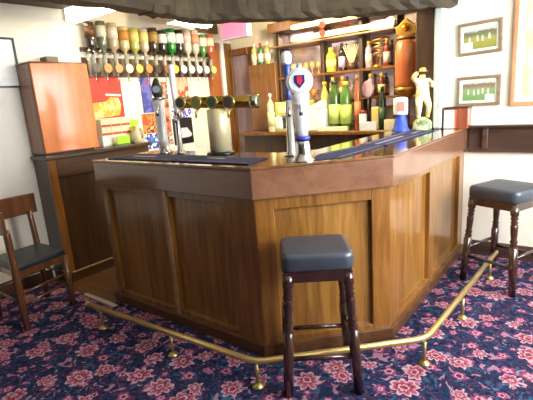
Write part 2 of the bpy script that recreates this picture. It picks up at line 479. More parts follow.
# ------------------------------------------------------------------ left wall: board, counter, cabinet
bd = thing('notice_board', (WL, -.55, 1.72), 'blank white notice board with thin dark frame hung on left wall', 'notice board')
B().box(.002, .018, -.45, .56, 0, .37, .002).build('board', M['paper'], bd)
fr = B()
fr.box(.002, .026, -.46, -.445, -.01, .38); fr.box(.002, .026, .556, .572, -.01, .38); fr.box(.002, .026, -.445, .556, .366, .382); fr.box(.002, .026, -.445, .556, -.012, .004)
fr.build('frame', M['black'], bd)

bc = thing('side_counter', (0, 0, 0), 'dark panelled wooden counter along the left wall behind the bar end', 'counter')
B().box(WL+.005, -2.22, .0, 1.04, 0, 1.10).build('body', M['dark_oak'], bc)
B().box(-2.22, -2.195, .0, .07, 0, 1.10, .004).build('stile', M['oak_frame'], bc)
B().box(-2.22, -2.20, .07, 1.04, .94, 1.10, .004).build('top_rail', M['dark_oak_y'], bc)
B().box(WL+.005, -2.17, -.02, 1.06, 1.10, 1.135, .006).build('worktop', M['dark_oak_y'], bc)
B().box(-2.22, -2.18, .03, 1.04, 0, .085, .004).build('skirting', M['dark_oak_y'], bc)
B().box(-2.185, -2.172, .03, 1.04, .085, .1, .003).build('skirting_bead', M['pale_frame'], bc)

cab = thing('wall_cabinet', (WL+.012, .0, 1.136), 'varnished orange wooden cupboard standing on the dark side counter at left', 'cabinet')
B().box(0, .225, 0, .47, .015, .745, .004).build('body', M['cabinet_side'], cab)
B().box(.012, .215, .012, .458, 0, .0155).build('base', M['black'], cab)
B().box(-.012, .012, .0, .47, .02, .745, .006, seg=2).build('door', M['cabinet'], cab)
at(cab.children[-1], (.238, 0, 0), math.radians(-5.0))
B().box(.0, .255, -.004, .474, .7455, .757, .004).build('top_edge', M['dark_oak_y'], cab)
o = B().box(-2.36, -2.25, .17, .28, 1.8945, 1.945, .008).build('small_box', flat(120, 104, 84, .6))
tag(o, 'small grey brown box lying on top of the orange cupboard', 'box')

# ------------------------------------------------------------------ posters and cards on the left wall, behind the bar
def card(name, y0, y1, z0, z1, mat, label, cat, x=WL+.0005, th=.006):
    o = B().box(0, th, 0, y1-y0, 0, z1-z0).build(name, mat)
    return tag(at(o, (x, y0, z0)), label, cat)
def art_mat(name, cols, scale, coords=(1, 1, 1), loc=(0, 0, 0), rough=.5):
    n = NT(name)
    f = n.noise(n.coords(coords, loc), scale, 2, .5)
    k = len(cols); lo, hi = .34, .66
    nd = n.ramp(f, [(lo+(hi-lo)*i/max(1, k-1), rgb(*cc)) for i, cc in enumerate(cols)])
    n.put(n.p.inputs['Base Color'], nd)
    for x in n.n:
        if x.type == 'VALTORGB': x.color_ramp.interpolation = 'CONSTANT'
    return n.set(rough)
po = thing('food_poster', (WL+.0005, .615, 1.40), 'bright red poster with yellow food shapes beside the orange cupboard', 'poster')
B().box(0, .005, 0, .37, 0, .40).build('sheet', flat(212, 52, 34, .5), po)
b = B()
b.prism([(.01, .0), (.30, .02), (.33, .12), (.31, .19), (.22, .20), (.16, .16), (.02, .15)], 0, .004, mat=Matrix(((0, 0, 1, .0052), (1, 0, 0, .01), (0, 1, 0, 0), (0, 0, 0, 1))))
b.build('food_print', art_mat('food_print', [(216, 168, 60), (236, 208, 110), (240, 228, 180)], 14), po)
b = B().prism([(.17, .215), (.34, .205), (.34, .225), (.17, .235)], 0, .003, mat=Matrix(((0, 0, 1, .0052), (1, 0, 0, .01), (0, 1, 0, 0), (0, 0, 0, 1))))
b.build('white_flash', M['paper'], po)
sn = flat(226, 214, 176, .5); snr = flat(190, 70, 48, .5)
def snack(y, z, label):
    t = thing('snack_box', (WL+.05, y, z), label, 'snack box', 0, 'snack boxes beside the orange cupboard')
    B().box(0, .07, 0, .108, .0, .078, .003).build('carton', sn, t)
    B().box(.0702, .073, .004, .104, .006, .026).build('red_band', snr, t)
    return t
o = B().box(WL+.02, -2.315, .61, .95, 1.1355, 1.235, .004).build('white_tray', M['white']); tag(o, 'plain white box on the side counter under the snack boxes', 'box')
s0 = snack(.625, 1.236, 'cream and red snack box, bottom left of the stack beside the cupboard')
for (y, z, l) in ((.735, 1.236, 'bottom middle of the stack beside the cupboard'), (.845, 1.236, 'bottom right of the stack beside the cupboard'),
                  (.625, 1.3145, 'top left of the stack beside the cupboard'), (.735, 1.3145, 'top middle of the stack beside the cupboard'), (.845, 1.3145, 'top right of the stack beside the cupboard')):
    dup(s0, (WL+.05, y, z), 0, 'cream and red snack box, ' + l)
lime = flat(172, 214, 40, .5)
lf = thing('leaflet', (-2.34, .86, 1.137), 'lime green card with red lower edge standing beside the snack boxes', 'leaflet')
B().box(0, .006, .0, .19, .0, .23).build('sheet', lime, lf); B().box(.0062, .009, .0, .19, .0, .02).build('red_edge', snr, lf)
lf2 = thing('leaflet', (-2.222, .70, 1.137), 'small lime green card with dark green edge leaning in front of the snack boxes', 'leaflet')
B().box(0, .006, 0, .145, .0, .09).build('sheet', lime, lf2); B().box(.0062, .009, 0, .145, 0, .014).build('green_edge', flat(60, 120, 40, .5), lf2)
jug = thing('ceramic_jug', (-2.235, .955, 1.1355), 'cream rounded ceramic jug at the end of the side counter beside lime green cards', 'jug')
B().lathe([(.055, 0), (.068, .03), (.07, .07), (.052, .12), (.035, .15), (.042, .17), (.036, .168)], 20).build('body', flat(226, 214, 168, .3), jug)
B().tube([(.045, 0, .14), (.085, 0, .12), (.085, 0, .07), (.066, 0, .045)], .008, 8).build('handle', flat(206, 190, 140, .3), jug)
blue = (70, 86, 190)
card('snack_card', 1.225, 1.36, 1.42, 1.79, art_mat('card_blue', [(66, 70, 150), (104, 104, 180), (180, 44, 50)], 7, loc=(0, 3, 0)), 'tall blue and red hanging snack card on the white wall behind the bar', 'hanging card')
card('snack_card', 1.19, 1.37, 1.2, 1.41, art_mat('card_orange', [(180, 84, 34), (206, 140, 66), (120, 46, 32), (226, 190, 140)], 12), 'orange and brown hanging snack card below the blue and red one', 'hanging card')
card('snack_card', 1.14, 1.38, 1.03, 1.195, art_mat('card_bluewhite', [(224, 226, 234), (50, 70, 160), (90, 140, 200), (232, 232, 238)], 16), 'blue and white card low on the wall behind the chrome beer tap', 'hanging card')
card('snack_card', 1.41, 1.58, 1.05, 1.74, art_mat('card_salmon', [(84, 60, 56), (186, 104, 70), (206, 160, 130), (96, 84, 110), (226, 206, 180)], 9), 'salmon and brown hanging card right of the blue and red card', 'hanging card')
card('figure_poster', 1.68, 1.90, 1.50, 1.82, art_mat('poster_salmon', [(216, 176, 146), (176, 86, 58), (224, 196, 168)], 6.5), 'pale salmon poster with reddish patches above the black poster behind the bar', 'poster')
pb = thing('lager_poster', (WL+.0005, 1.60, 1.03), 'black poster with white shape and blue and white heading behind the brass tower', 'poster')
B().box(0, .005, 0, .30, 0, .45).build('sheet', flat(30, 28, 30, .4), pb)
B().box(.0052, .008, .0, .30, .30, .45).build('heading', art_mat('heading_blue', [(232, 226, 236), (64, 76, 170), (226, 200, 214)], 18), pb)
b = B()
my = Matrix(((0, 0, 1, .0055), (1, 0, 0, .16), (0, 1, 0, .13), (0, 0, 0, 1)))
b.prism([(.10*math.cos(a)*(1-.3*math.sin(3*a)), .075*math.sin(a)*(1+.25*math.cos(2*a))) for a in [2*PI*i/20 for i in range(20)]], 0, .003, mat=my)
b.build('white_shape', flat(206, 204, 208, .5), pb)
card('wall_chart', 1.93, 2.19, .97, 1.82, flat(238, 232, 206, .6), 'large blank cream sheet on the wall left of the brown door boards', 'wall sheet')
struct(B().box(WL+.001, WL+.03, 2.25, 2.46, 0, 2.2, .004).build('trim_1', wood('red_brown_board', (120, 62, 28), (160, 90, 46), (186, 118, 66), 'z', 5, .4, .3)))
struct(B().box(WL+.001, WL+.05, 2.47, 2.53, 0, 2.2, .004).build('trim_2', M['paper']))
struct(B().box(WL+.001, WL+.04, 2.54, 2.68, 0, 2.2, .004).build('trim_3', M['oak_frame']))
# door in the wall behind the bar
struct(B().box(-2.44, -2.38, 2.63, 2.699, 0, 2.12, .004).box(-2.11, -2.05, 2.63, 2.699, 0, 2.12, .004).box(-2.38, -2.11, 2.63, 2.699, 2.04, 2.12, .004).build('trim_4', M['oak_frame']))
dr = struct(B().box(-2.379, -2.111, 2.66, 2.698, .0, 2.039).build('door_1', wood('lavender_door', (120, 104, 116), (148, 130, 142), (170, 152, 160), 'z', 4, .35, .4)))

# spirit optics in a row on the left wall
struct(B().box(WL+.001, WL+.035, .60, 2.32, 2.02, 2.06, .003).build('trim_5', M['dark_oak_y']))
struct(B().box(WL+.001, WL+.02, .60, 2.32, 1.79, 1.97, .003).build('trim_6', M['dark_oak_y']))
def bottle_prof(r, h, neck, cap=False):
    return [(r*.96, 0), (r, .01), (r, h*.70), (r*.92, h*.76), (neck*1.15, h*.86), (neck, h*.89), (neck, h)]
OPT = [
 ('smoky black', (64, 62, 54), 'dark band', (96, 60, 30), (70, 58, 44)), ('grey green', (120, 124, 98), 'cream', (222, 214, 190), (214, 130, 62)),
 ('pale rosy', (214, 190, 150), 'white', (230, 220, 200), (204, 142, 84)), ('honey cream', (224, 206, 150), 'amber', (206, 140, 60), (232, 226, 190)),
 ('olive yellow', (196, 196, 90), 'yellow', (226, 216, 120), (224, 186, 84)), ('pink cream', (224, 200, 170), 'pale', (232, 218, 140), (216, 128, 64)),
 ('dark brown', (72, 54, 32), 'tan', (160, 130, 70), (58, 50, 40)), ('dark shouldered', (52, 48, 40), 'white', (236, 232, 224), (132, 78, 48)),
 ('bright green', (40, 136, 44), 'pale green', (214, 226, 206), (226, 198, 74)), ('near black', (44, 42, 36), 'white', (238, 236, 226), (236, 236, 226)),
 ('cream', (226, 214, 184), 'pink', (226, 190, 180), (236, 236, 230)), ('clear rose', (222, 206, 180), 'salmon', (214, 150, 120), (238, 236, 230)),
 ('leaf green', (86, 150, 66), 'white', (230, 232, 214), (232, 230, 216)), ('orange red', (206, 106, 66), 'cream', (232, 214, 180), (228, 212, 120)),
]
clearish = flat(206, 204, 190, .08, 0, .5, .5)
metal_o = flat(190, 184, 164, .25, .8)
side = ['at cupboard end', 'second from cupboard end', 'third from cupboard end', 'fourth from cupboard end', 'fifth from cupboard end', 'left of dark brown one',
        'seventh from cupboard end', 'just left of green one', 'middle of the row', 'right of bright green one', 'above black poster', 'above cream sheet', 'near brown boards', 'last by brown boards']
for i, (nm, bc_, ln, lc, badge) in enumerate(OPT):
    y = .67 + i*.1205
    h = .285 + random.uniform(-.02, .03); r = .050 + random.uniform(-.004, .004)
    t = thing('spirit_optic', (WL+.09, y, 1.79), '%s bottle with %s label upside down in wall optic, %s' % (nm, ln, side[i]), 'spirit optic', 0, 'spirit optics in a row on the left wall')
    Z0 = .20
    prof = [(rr, Z0 + h - z) for rr, z in bottle_prof(r, h, .014)][::-1]
    bt = B().lathe(prof, 16).build('bottle', flat(*bc_, .12, 0, .6, .25), t)
    B().lathe([(r+.0015, Z0+h*.52), (r+.0015, Z0+h*.86)], 16).build('bottle_label', flat(*lc, .5), bt)
    B().lathe([(.010, .0), (.012, .03), (.022, .035), (.024, .05), (.024, .16), (.020, .17), (.016, .20)], 14).build('measure', clearish, t)
    B().lathe([(.005, -.05), (.007, -.03), (.008, 0)], 10).build('nozzle', metal_o, t)
    mb = Matrix.Translation((.030, 0, .075)) @ Matrix.Rotation(PI/2, 4, 'Y')
    B().lathe([(.036, 0), (.044, .004), (.042, .010)], 20, mb).build('badge', flat(*badge, .4), t)
    B().box(-.088, -.02, -.012, .012, .21, .235, .002).build('bracket', metal_o, t)
ds = thing('hanging_plaque', (WL+.03, 2.10, 2.30), 'dark plaque with a yellow disc above the last wall optics', 'plaque')
B().box(0, .012, 0, .36, .0, .13, .003).build('plate', flat(92, 74, 58, .5), ds)
B().lathe([(.040, 0), (.040, .005)], 20, Matrix.Translation((.0125, .17, .075)) @ Matrix.Rotation(PI/2, 4, 'Y')).build('disc', flat(232, 200, 40, .5), ds)
# glowing boxes put in for the overexposed white ceiling between the beams
lb = thing('ceiling_glow_box', (-2.42, .50, 2.235), 'white glowing box added for the bright ceiling above the wall optics', 'light')
B().box(.0, .72, .0, .10, .035, .215, .004).build('housing', M['white'], lb)
B().box(.01, .71, -.006, -.001, .04, .21).build('front_glow', emit('ceiling_glow_front', 255, 250, 236, 3.0), lb)
B().box(.01, .71, .01, .09, .028, .0345).build('lower_glow', emit('ceiling_glow_low', 255, 244, 220, 7.0), lb)
lb2 = thing('ceiling_glow_box', (-2.0, 1.34, 2.245), 'long white glowing box added for the bright ceiling behind the oak beam', 'light')
B().box(-.06, .06, 0, .54, .03, .19, .004).build('housing', M['white'], lb2)
B().box(-.05, .05, .01, .53, .022, .0295).build('lower_glow', emit('ceiling_glow_low2', 255, 246, 226, 10.0), lb2)
for y_ in (.1, .44): B().tube([(0, y_, .19), (0, y_, .2145)], .006, 8).build('hanger', M['steel'], lb2)
B().box(.061, .066, .01, .53, .04, .18).build('front_glow', emit('ceiling_glow_side', 255, 250, 236, 2.5), lb2)
sg = thing('lit_sign', (-2.13, 2.2, 2.17), 'plain pink lit box sign hanging above the door behind the bar', 'sign')
B().box(0, .40, .0, .08, 0, .20, .004).build('case', M['white'], sg)
B().box(.01, .39, -.006, -.001, .01, .19).build('face', emit('pink_face', 255, 118, 150, .75), sg)
B().tube([(.05, .04, .2), (.05, .04, .289)], .006, 8).build('hanger', M['steel'], sg)
B().tube([(.35, .04, .2), (.35, .04, .289)], .006, 8).build('hanger', M['steel'], sg)

# ------------------------------------------------------------------ back bar unit
bb = thing('back_bar_unit', (0, 0, 0), 'tall wooden back bar unit with counter, mirrored back and lit shelf canopy', 'back bar')
B().box(-2.02, .09, 2.34, 2.699, 0, 1.06).build('lower_cabinet', M['dark_oak'], bb)
B().box(-2.04, .095, 2.28, 2.699, 1.06, 1.10, .006).build('counter', M['oak_frame'], bb)
B().box(-2.02, -1.62, 2.52, 2.699, 1.101, 1.88, .004).build('cupboard', M['oak_frame'], bb)
B().box(-1.62, .08, 2.67, 2.699, 1.101, 2.2).build('mirror_back', M['mirror'], bb)
for x in (-1.60, -1.02, -.565, -.20, .06): B().box(x-.02, x+.02, 2.57, 2.669, 1.101, 2.199, .003).build('upright', M['dark_oak'], bb)
B().box(-1.62, .08, 2.565, 2.669, 1.685, 1.71, .003).build('shelf', M['oak_frame'], bb)
B().box(-1.62, .08, 2.565, 2.669, 1.40, 1.42, .003).build('shelf', M['oak_frame'], bb)
B().box(-1.66, .09, 2.47, 2.699, 2.2, 2.30, .004).build('canopy', M['oak_frame'], bb)
B().box(-1.66, .09, 2.47, 2.669, 2.035, 2.05, .003).build('shelf', M['pale_frame'], bb)
def tube_light(x0, x1, y, z, label, st):
    t = thing('strip_light', (x0, y, z), label, 'light')
    L = x1-x0
    B().box(0, L, .012, .035, -.02, .03, .003).build('fitting', M['white'], t)
    B().tube([(.02, 0, 0), (L-.02, 0, 0)], .018, 12).build('lamp_tube', emit('tube_glow', 255, 214, 110, st), t)
    B().box(0, .02, -.02, .03, -.02, .02).build('end_holder', M['white'], t); B().box(L-.02, L, -.02, .03, -.02, .02).build('end_holder', M['white'], t)
tube_light(-1.32, -.16, 2.455, 2.085, 'lower glowing yellow strip light along the back bar canopy', 9)
tube_light(-1.30, -.42, 2.43, 2.205, 'upper glowing yellow strip light along the back bar canopy', 9)
struct(B().box(-2.02, .09, 2.36, 2.40, .02, 1.0).build('trim_7', M['black'])) if False else None

def bottle(loc, r, h, neck, col, label, lab=None, cap=None, name='bottle', trans=.25, group=None, scale_y=1., cat='bottle'):
    t = thing(name, loc, label, cat, 0, group)
    m = Matrix.Diagonal((1, scale_y, 1, 1))
    B().lathe(bottle_prof(r, h, neck), 18, m).build('glass', flat(*col, .12, 0, .5, trans), t)
    if lab: B().lathe([(r+.0015, h*.14), (r+.0015, h*.54)], 18, m).build('paper_label', flat(*lab, .5), t)
    if cap: B().lathe([(neck+.003, h-.03), (neck+.003, h+.012)], 12, m).build('cap', flat(*cap, .4), t)
    return t
ZC = 1.1005
# cash register and boxes on the back counter
tl = thing('cash_register', (-1.54, 2.34, ZC), 'yellow green cash register with white ends on the back counter', 'cash register')
B().box(0, .42, 0, .22, 0, .03, .004).build('base', flat(190, 180, 120, .4), tl)
B().box(.0, .08, 0, .21, .0305, .17, .008).build('white_end', M['white'], tl); B().box(.34, .42, 0, .21, .0305, .17, .008).build('white_end', M['white'], tl)
B().box(.0805, .3395, .04, .21, .0305, .15, .004).build('keyboard', flat(60, 56, 40, .4), tl)
B().box(.0, .42, .01, .21, .1705, .33, .012).build('hood', flat(214, 216, 130, .4), tl)
B().box(.06, .36, .004, .0095, .21, .29).build('display', flat(240, 240, 190, .3), tl)
wm = thing('card_machine', (-1.10, 2.345, ZC), 'square white machine with blue tint standing right of the cash register', 'machine')
B().box(0, .22, -.03, .10, 0, .24, .012).build('body', flat(226, 234, 236, .4), wm)
B().prism([(0, .241), (.22, .241), (.22, .33), (.06, .27)], -.03, .10, mat=Matrix(((1, 0, 0, 0), (0, 0, 1, 0), (0, 1, 0, 0), (0, 0, 0, 1)))).build('sloping_top', flat(222, 228, 220, .4), wm)
bottle((-1.58, 2.33, ZC), .042, .42, .014, (226, 220, 170), 'pale yellow spray bottle in front of the cash register', (230, 226, 160), (240, 240, 236))
bottle((-.965, 2.508, ZC), .046, .50, .02, (226, 214, 120), 'tall pale yellow bottle standing behind the square white machine', (236, 230, 200), (228, 200, 60))
bottle((-.80, 2.42, ZC), .061, .50, .03, (70, 104, 44), 'left of two big green squash bottles on the back counter', (200, 218, 120), (40, 60, 46), group=None)
bottle((-.672, 2.42, ZC), .061, .48, .03, (88, 132, 52), 'right of two big green squash bottles on the back counter', (196, 222, 110), (226, 196, 60))
bottle((-.53, 2.40, ZC), .032, .53, .016, (176, 98, 50), 'slim copper brown bottle right of the green squash bottles', (206, 120, 70), (196, 120, 60))
pt = thing('small_jar', (-.455, 2.36, ZC+.0), 'small white jar with red lid beside the slim copper bottle', 'jar')
B().lathe([(.036, 0), (.038, .01), (.038, .15), (.032, .165)], 16).build('body', M['white'], pt); B().lathe([(.036, .1655), (.036, .195)], 16).build('lid', flat(150, 50, 40, .4), pt)
o = B().box(-.395, -.31, 2.42, 2.555, ZC, ZC+.22, .01).build('cream_box', flat(222, 206, 130, .5)); tag(o, 'cream yellow box standing behind the white papers on the back counter', 'box')
bottle((-.26, 2.38, ZC), .036, .40, .014, (40, 62, 34), 'dark green bottle on the back counter left of the copper flask', (60, 80, 46), (30, 40, 28))
o = B().box(-.95, -.60, 2.292, 2.325, ZC, ZC+.045, .003).build('paper_stack', flat(238, 232, 190, .6)); tag(o, 'long low white stack of papers at the counter edge under the squash bottles', 'papers')
o = B().box(-.46, -.29, 2.295, 2.32, ZC, ZC+.085, .003).build('white_carton', flat(226, 226, 226, .5)); tag(o, 'small white carton at the back counter edge below the cream box', 'carton')
o = B().box(-.21, -.095, 2.295, 2.325, ZC, ZC+.10, .004).build('price_ticket_holder', flat(224, 212, 170, .5)); tag(o, 'cream ticket holder at counter edge behind the white drum collecting box', 'ticket holder')
# glasses and small bottles on the back bar shelves
def glass(loc, r, h, label, col=(226, 214, 190)):
    t = thing('glass', loc, label, 'glass', 0, 'glasses on the back bar shelves')
    B().lathe([(r*.9, 0), (r*.5, .006), (.006, .014), (.006, h*.35), (r*.7, h*.42), (r, h*.65), (r*.95, h), (r*.88, h-.004)], 14).build('bowl', flat(*col, .08, 0, .5, .4), t)
    return t
gi = ['leftmost', 'second', 'third', 'fourth', 'fifth', 'sixth']
for k in range(6):
    glass((-1.50 + k*.083, 2.605, 1.7105), .030, .135, '%s of the six small stemmed glasses at the left of the upper back bar shelf' % gi[k], (232, 200, 140) if k > 2 else (226, 214, 190))
for k in range(5):
    glass((-1.50 + k*.085, 2.605, 1.4205), .033, .12, '%s of five amber glasses on the lower back bar shelf at left' % gi[k], (226, 160, 70))
o = bottle((-.93, 2.61, 1.7105), .055, .24, .022, (226, 208, 70), 'round yellow bottle in the middle of the upper back bar shelf', (236, 224, 130), (230, 200, 60), name='liqueur_bottle')
bottle((-.80, 2.61, 1.7105), .034, .27, .013, (52, 40, 44), 'dark bottle with pink label left of the straw holder', (222, 190, 208), (40, 30, 30), name='liqueur_bottle')
st = thing('straw_holder', (-.69, 2.61, 1.7105), 'dark holder with a fan of cream straws on the upper back bar shelf', 'straw holder')
B().lathe([(.04, 0), (.045, .07), (.04, .072)], 16).build('pot', flat(90, 60, 40, .4), st)
q = B()
for k in range(9):
    a = (k-4)*.09; q.tube([(0.004*(k-4), 0, .06), (.20*math.sin(a)+.004*(k-4), .005*((k % 3)-1), .06+.2*math.cos(a))], .005, 6)
so = q.build('straws', flat(236, 222, 168, .5), st); so['kind'] = 'stuff'
vs = thing('flower_ornament', (-.40, 2.61, 1.7105), 'ornate gold spiral ornament on a stand at right of the upper shelf', 'ornament')
B().lathe([(.06, 0), (.05, .015), (.012, .03), (.012, .10)], 16).build('stand', M['gold'], vs)
q = B(); q.tube([((.03+.05*k/40)*math.cos(k*.5), .02*math.sin(k*.5), .09+.2*k/40) for k in range(41)], .008, 8); q.build('spiral', M['gold'], vs)
for k, (x, cc, l) in enumerate(((-.495, (206, 190, 206), 'pale lilac'), (-.30, (150, 60, 50), 'dark red'), (-.12, (206, 160, 70), 'amber'))):
    bottle((x, 2.61, 1.7105), .034, .25, .013, cc, l + ' bottle on the upper back bar shelf near the gold ornament', (230, 220, 206), (200, 170, 80), name='liqueur_bottle')
for k, (x, cc, l) in enumerate(((-.92, (206, 170, 70), 'honey yellow'), (-.80, (190, 120, 50), 'orange brown'), (-.48, (208, 172, 190), 'pink'), (-.36, (120, 60, 50), 'red brown'), (-.13, (196, 180, 110), 'straw coloured'))):
    bottle((x, 2.61, 1.4205), .035, .22, .014, cc, l + ' bottle on the lower back bar shelf', (232, 216, 150), (214, 180, 80), name='liqueur_bottle')
mh = thing('hand_mirror', (-.46, 2.50, ZC), 'round pinkish mirror plaque leaning on the back counter left of the copper flask', 'mirror')
B().lathe([(.075, 0), (.085, .006), (.08, .012)], 24, Matrix.Translation((.0, .0, .40)) @ Matrix.Rotation(PI/2, 4, 'X') @ Matrix.Diagonal((.75, 1, 1, 1))).build('face', flat(206, 176, 190, .15, .3), mh)
B().tube([(0, .005, 0), (0, .005, .33)], .012, 10).build('stand', M['dark_oak'], mh); B().lathe([(.05, 0), (.05, .012), (.015, .02)], 16).build('foot', M['dark_oak'], mh)
rd = thing('red_disc_sign', (-.90, 2.395, 2.05), 'pair of small round red signs hanging in front of the strip lights', 'sign')
m = Matrix.Rotation(PI/2, 4, 'X')
for z in (.04, .125): B().lathe([(.036, 0), (.036, .008)], 18, Matrix.Translation((0, 0, z)) @ m).build('disc', flat(214, 60, 46, .4), rd)
B().tube([(0, .004, .16), (0, .004, .2), (0, .071, .21)], .003, 6).build('wire', M['steel'], rd)
# bottles on top of the brown cupboard
for k, (x, cc, lc, l) in enumerate(((-1.96, (222, 210, 120), (236, 230, 190), 'pale yellow'), (-1.86, (60, 130, 60), (236, 236, 226), 'green'), (-1.76, (210, 190, 90), (226, 226, 206), 'gold'))):
    bottle((x, 2.58, 1.8805), .036, .24, .014, cc, l + ' bottle standing on top of the brown back bar cupboard', lc, (200, 60, 60) if k == 1 else (230, 220, 200), name='liqueur_bottle')

# copper flask with ornate stopper on a gold column
cf = thing('copper_flask', (-.01, 2.35, ZC), 'big copper coloured flask with ornate gold top on a gold capital beside the post', 'flask')
B().lathe([(.07, 0), (.06, .02), (.03, .04), (.026, .27)], 18).build('column', M['dark_oak'], cf)
B().lathe([(.03, .2705), (.05, .29), (.06, .32), (.105, .355), (.11, .385), (.09, .388)], 22).build('capital', M['gold'], cf)
n = NT('copper_glass'); f = n.noise(n.coords((1, 1, .5)), 5, 2)
n.put(n.p.inputs['Base Color'], n.ramp(f, [(.35, rgb(182, 96, 46)), (.65, rgb(216, 134, 80))])); n.set(.25, .1, .8)
B().lathe([(.098, .389), (.105, .40), (.105, .45), (.103, .60), (.098, .76), (.086, .795), (.055, .81)], 26).build('flask_body', n.m, cf)
B().lathe([(.088, .8105), (.092, .82), (.085, .835), (.06, .842)], 22).build('collar', flat(186, 140, 100, .3, .6), cf)
q = B(); q.prism([(-.08, .844), (.08, .844), (.095, .91), (.0, .985), (-.095, .91)], -.03, .03, .006, mat=Matrix(((1, 0, 0, 0), (0, 0, 1, 0), (0, 1, 0, 0), (0, 0, 0, 1))))
q.build('stopper', M['gold'], cf)
B().ball((0, -.035, .908), .035).build('boss', flat(216, 140, 40, .25, .6), cf)

# ------------------------------------------------------------------ things on the bar top
ZB = 1.1195
def towel(pts, label, text=True):
    t = thing('bar_towel', (0, 0, ZB), label, 'bar towel', 0, 'bar towels on the counter')
    B().prism(pts, 0.0, .0065, .002).build('cloth', M['towel'], t)
    return t
def strip(t, poly, name='printed_stripe', col=(112, 112, 150)):
    B().prism(poly, .0066, .0072).build(name, flat(*col, .9), t)
t = towel([(-1.44, .085), (-.74, .085), (-.74, .345), (-1.44, .345)], 'dark navy bar towel at the left end of the bar top')
strip(t, [(-1.40, .12), (-.78, .12), (-.78, .128), (-1.40, .128)]); strip(t, [(-1.40, .30), (-.78, .30), (-.78, .308), (-1.40, .308)])
strip(t, [(-1.3, .2), (-1.05, .2), (-1.05, .24), (-1.3, .24)], 'print', (150, 140, 120))
t = towel([(-.725, .085), (-.08, .085), (-.13, .33), (-.725, .345)], 'dark navy bar towel between the brass tower and the front corner')
strip(t, [(-.70, .12), (-.13, .12), (-.13, .128), (-.70, .128)]); strip(t, [(-.70, .30), (-.16, .29), (-.16, .298), (-.70, .308)])
strip(t, [(-.55, .22), (-.40, .22), (-.40, .26), (-.55, .26)], 'print', (150, 140, 120))
t = towel([(.20, .28), (.31, .39), (.345, .95), (.175, .95), (.12, .50)], 'blue striped bar towel just right of the silver beer font')
strip(t, [(.30, .42), (.308, .42), (.33, .93), (.32, .93)]); strip(t, [(.15, .52), (.16, .52), (.195, .93), (.185, .93)])
t = towel([(.165, .965), (.36, .965), (.37, 1.62), (.15, 1.62)], 'blue striped bar towel in the middle of the right bar arm')
strip(t, [(.33, .98), (.34, .98), (.35, 1.6), (.34, 1.6)]); strip(t, [(.185, .98), (.2, .98), (.19, 1.6), (.175, 1.6)]); strip(t, [(.25, 1.0), (.28, 1.0), (.28, 1.5), (.25, 1.5)], 'print', (140, 140, 176))
t = towel([(.14, 1.635), (.37, 1.635), (.372, 1.94), (.14, 1.94)], 'blue striped bar towel at the wall end of the bar by the oak post')
strip(t, [(.345, 1.65), (.355, 1.65), (.36, 1.92), (.35, 1.92)]); strip(t, [(.17, 1.65), (.185, 1.65), (.185, 1.92), (.17, 1.92)]); strip(t, [(.25, 1.7), (.28, 1.7), (.28, 1.88), (.25, 1.88)], 'print', (140, 140, 176))

CD = Vector((1.4393-.15, -1.711-.27, 0)).normalized()     # taps face the customers at the corner
face_corner = math.atan2(CD.y, CD.x)
fo = thing('beer_font', (.16, .27, ZB), 'tall tapered silver beer font with round badge at the front corner of the bar', 'beer tap', face_corner)
B().lathe([(.064, 0), (.064, .01), (.050, .02), (.044, .05), (.040, .10), (.034, .118)], 26).build('base', M['chrome'], fo)
B().lathe([(.040, .1185), (.044, .128), (.040, .138)], 24).build('collar', flat(60, 64, 150, .3), fo)
B().lathe([(.032, .1385), (.035, .17), (.046, .32), (.050, .36), (.044, .365)], 26, Matrix.Diagonal((.8, 1, 1, 1))).build('column', M['steel'], fo)
mb = Matrix.Translation((.012, 0, .425)) @ Matrix.Rotation(PI/2, 4, 'Y')
bg = B().lathe([(.054, -.03), (.068, -.022), (.071, .012), (.065, .022)], 30, mb).build('badge', M['steel'], fo)
B().lathe([(.057, 0), (.055, .006)], 28, Matrix.Translation((.0345, 0, .425)) @ Matrix.Rotation(PI/2, 4, 'Y')).build('badge_face', flat(206, 208, 204, .25), bg)
q = B(); mm = Matrix(((0, 0, 1, .041), (1, 0, 0, 0), (0, 1, 0, .425), (0, 0, 0, 1)))
q.prism([(-.026, .03), (.026, .03), (.028, -.005), (.0, -.036), (-.028, -.005)], 0, .002, mat=mm); q.build('badge_shield', flat(40, 44, 110, .3), bg)
q = B(); q.prism([(-.014, .022), (.012, .024), (.016, .004), (.004, -.022), (-.012, -.006)], .0022, .004, mat=mm); q.build('badge_emblem', flat(206, 44, 60, .3), bg)
B().lathe([(.012, 0), (.014, .01), (.010, .03)], 12, Matrix.Translation((0, 0, .489))).build('top_knob', M['chrome'], fo)
B().tube([(.045, 0, .30), (.085, 0, .29), (.09, 0, .25)], .010, 10).build('spout', M['chrome'], fo)
fo2 = thing('beer_tap', (-.045, .46, ZB), 'slim blue beer tap handle with white top behind the silver font', 'beer tap', face_corner)
B().lathe([(.045, 0), (.045, .01), (.026, .03), (.022, .33)], 18).build('column', M['chrome'], fo2)
B().tube([(.02, 0, .28), (.06, 0, .275), (.065, 0, .235)], .010, 10).build('spout', M['chrome'], fo2)
B().lathe([(.012, .331), (.015, .36), (.020, .52), (.018, .535)], 14).build('handle', flat(44, 66, 150, .3), fo2)
B().lathe([(.018, .5355), (.030, .548), (.032, .585), (.022, .605), (.008, .61)], 18).build('top', M['white'], fo2)

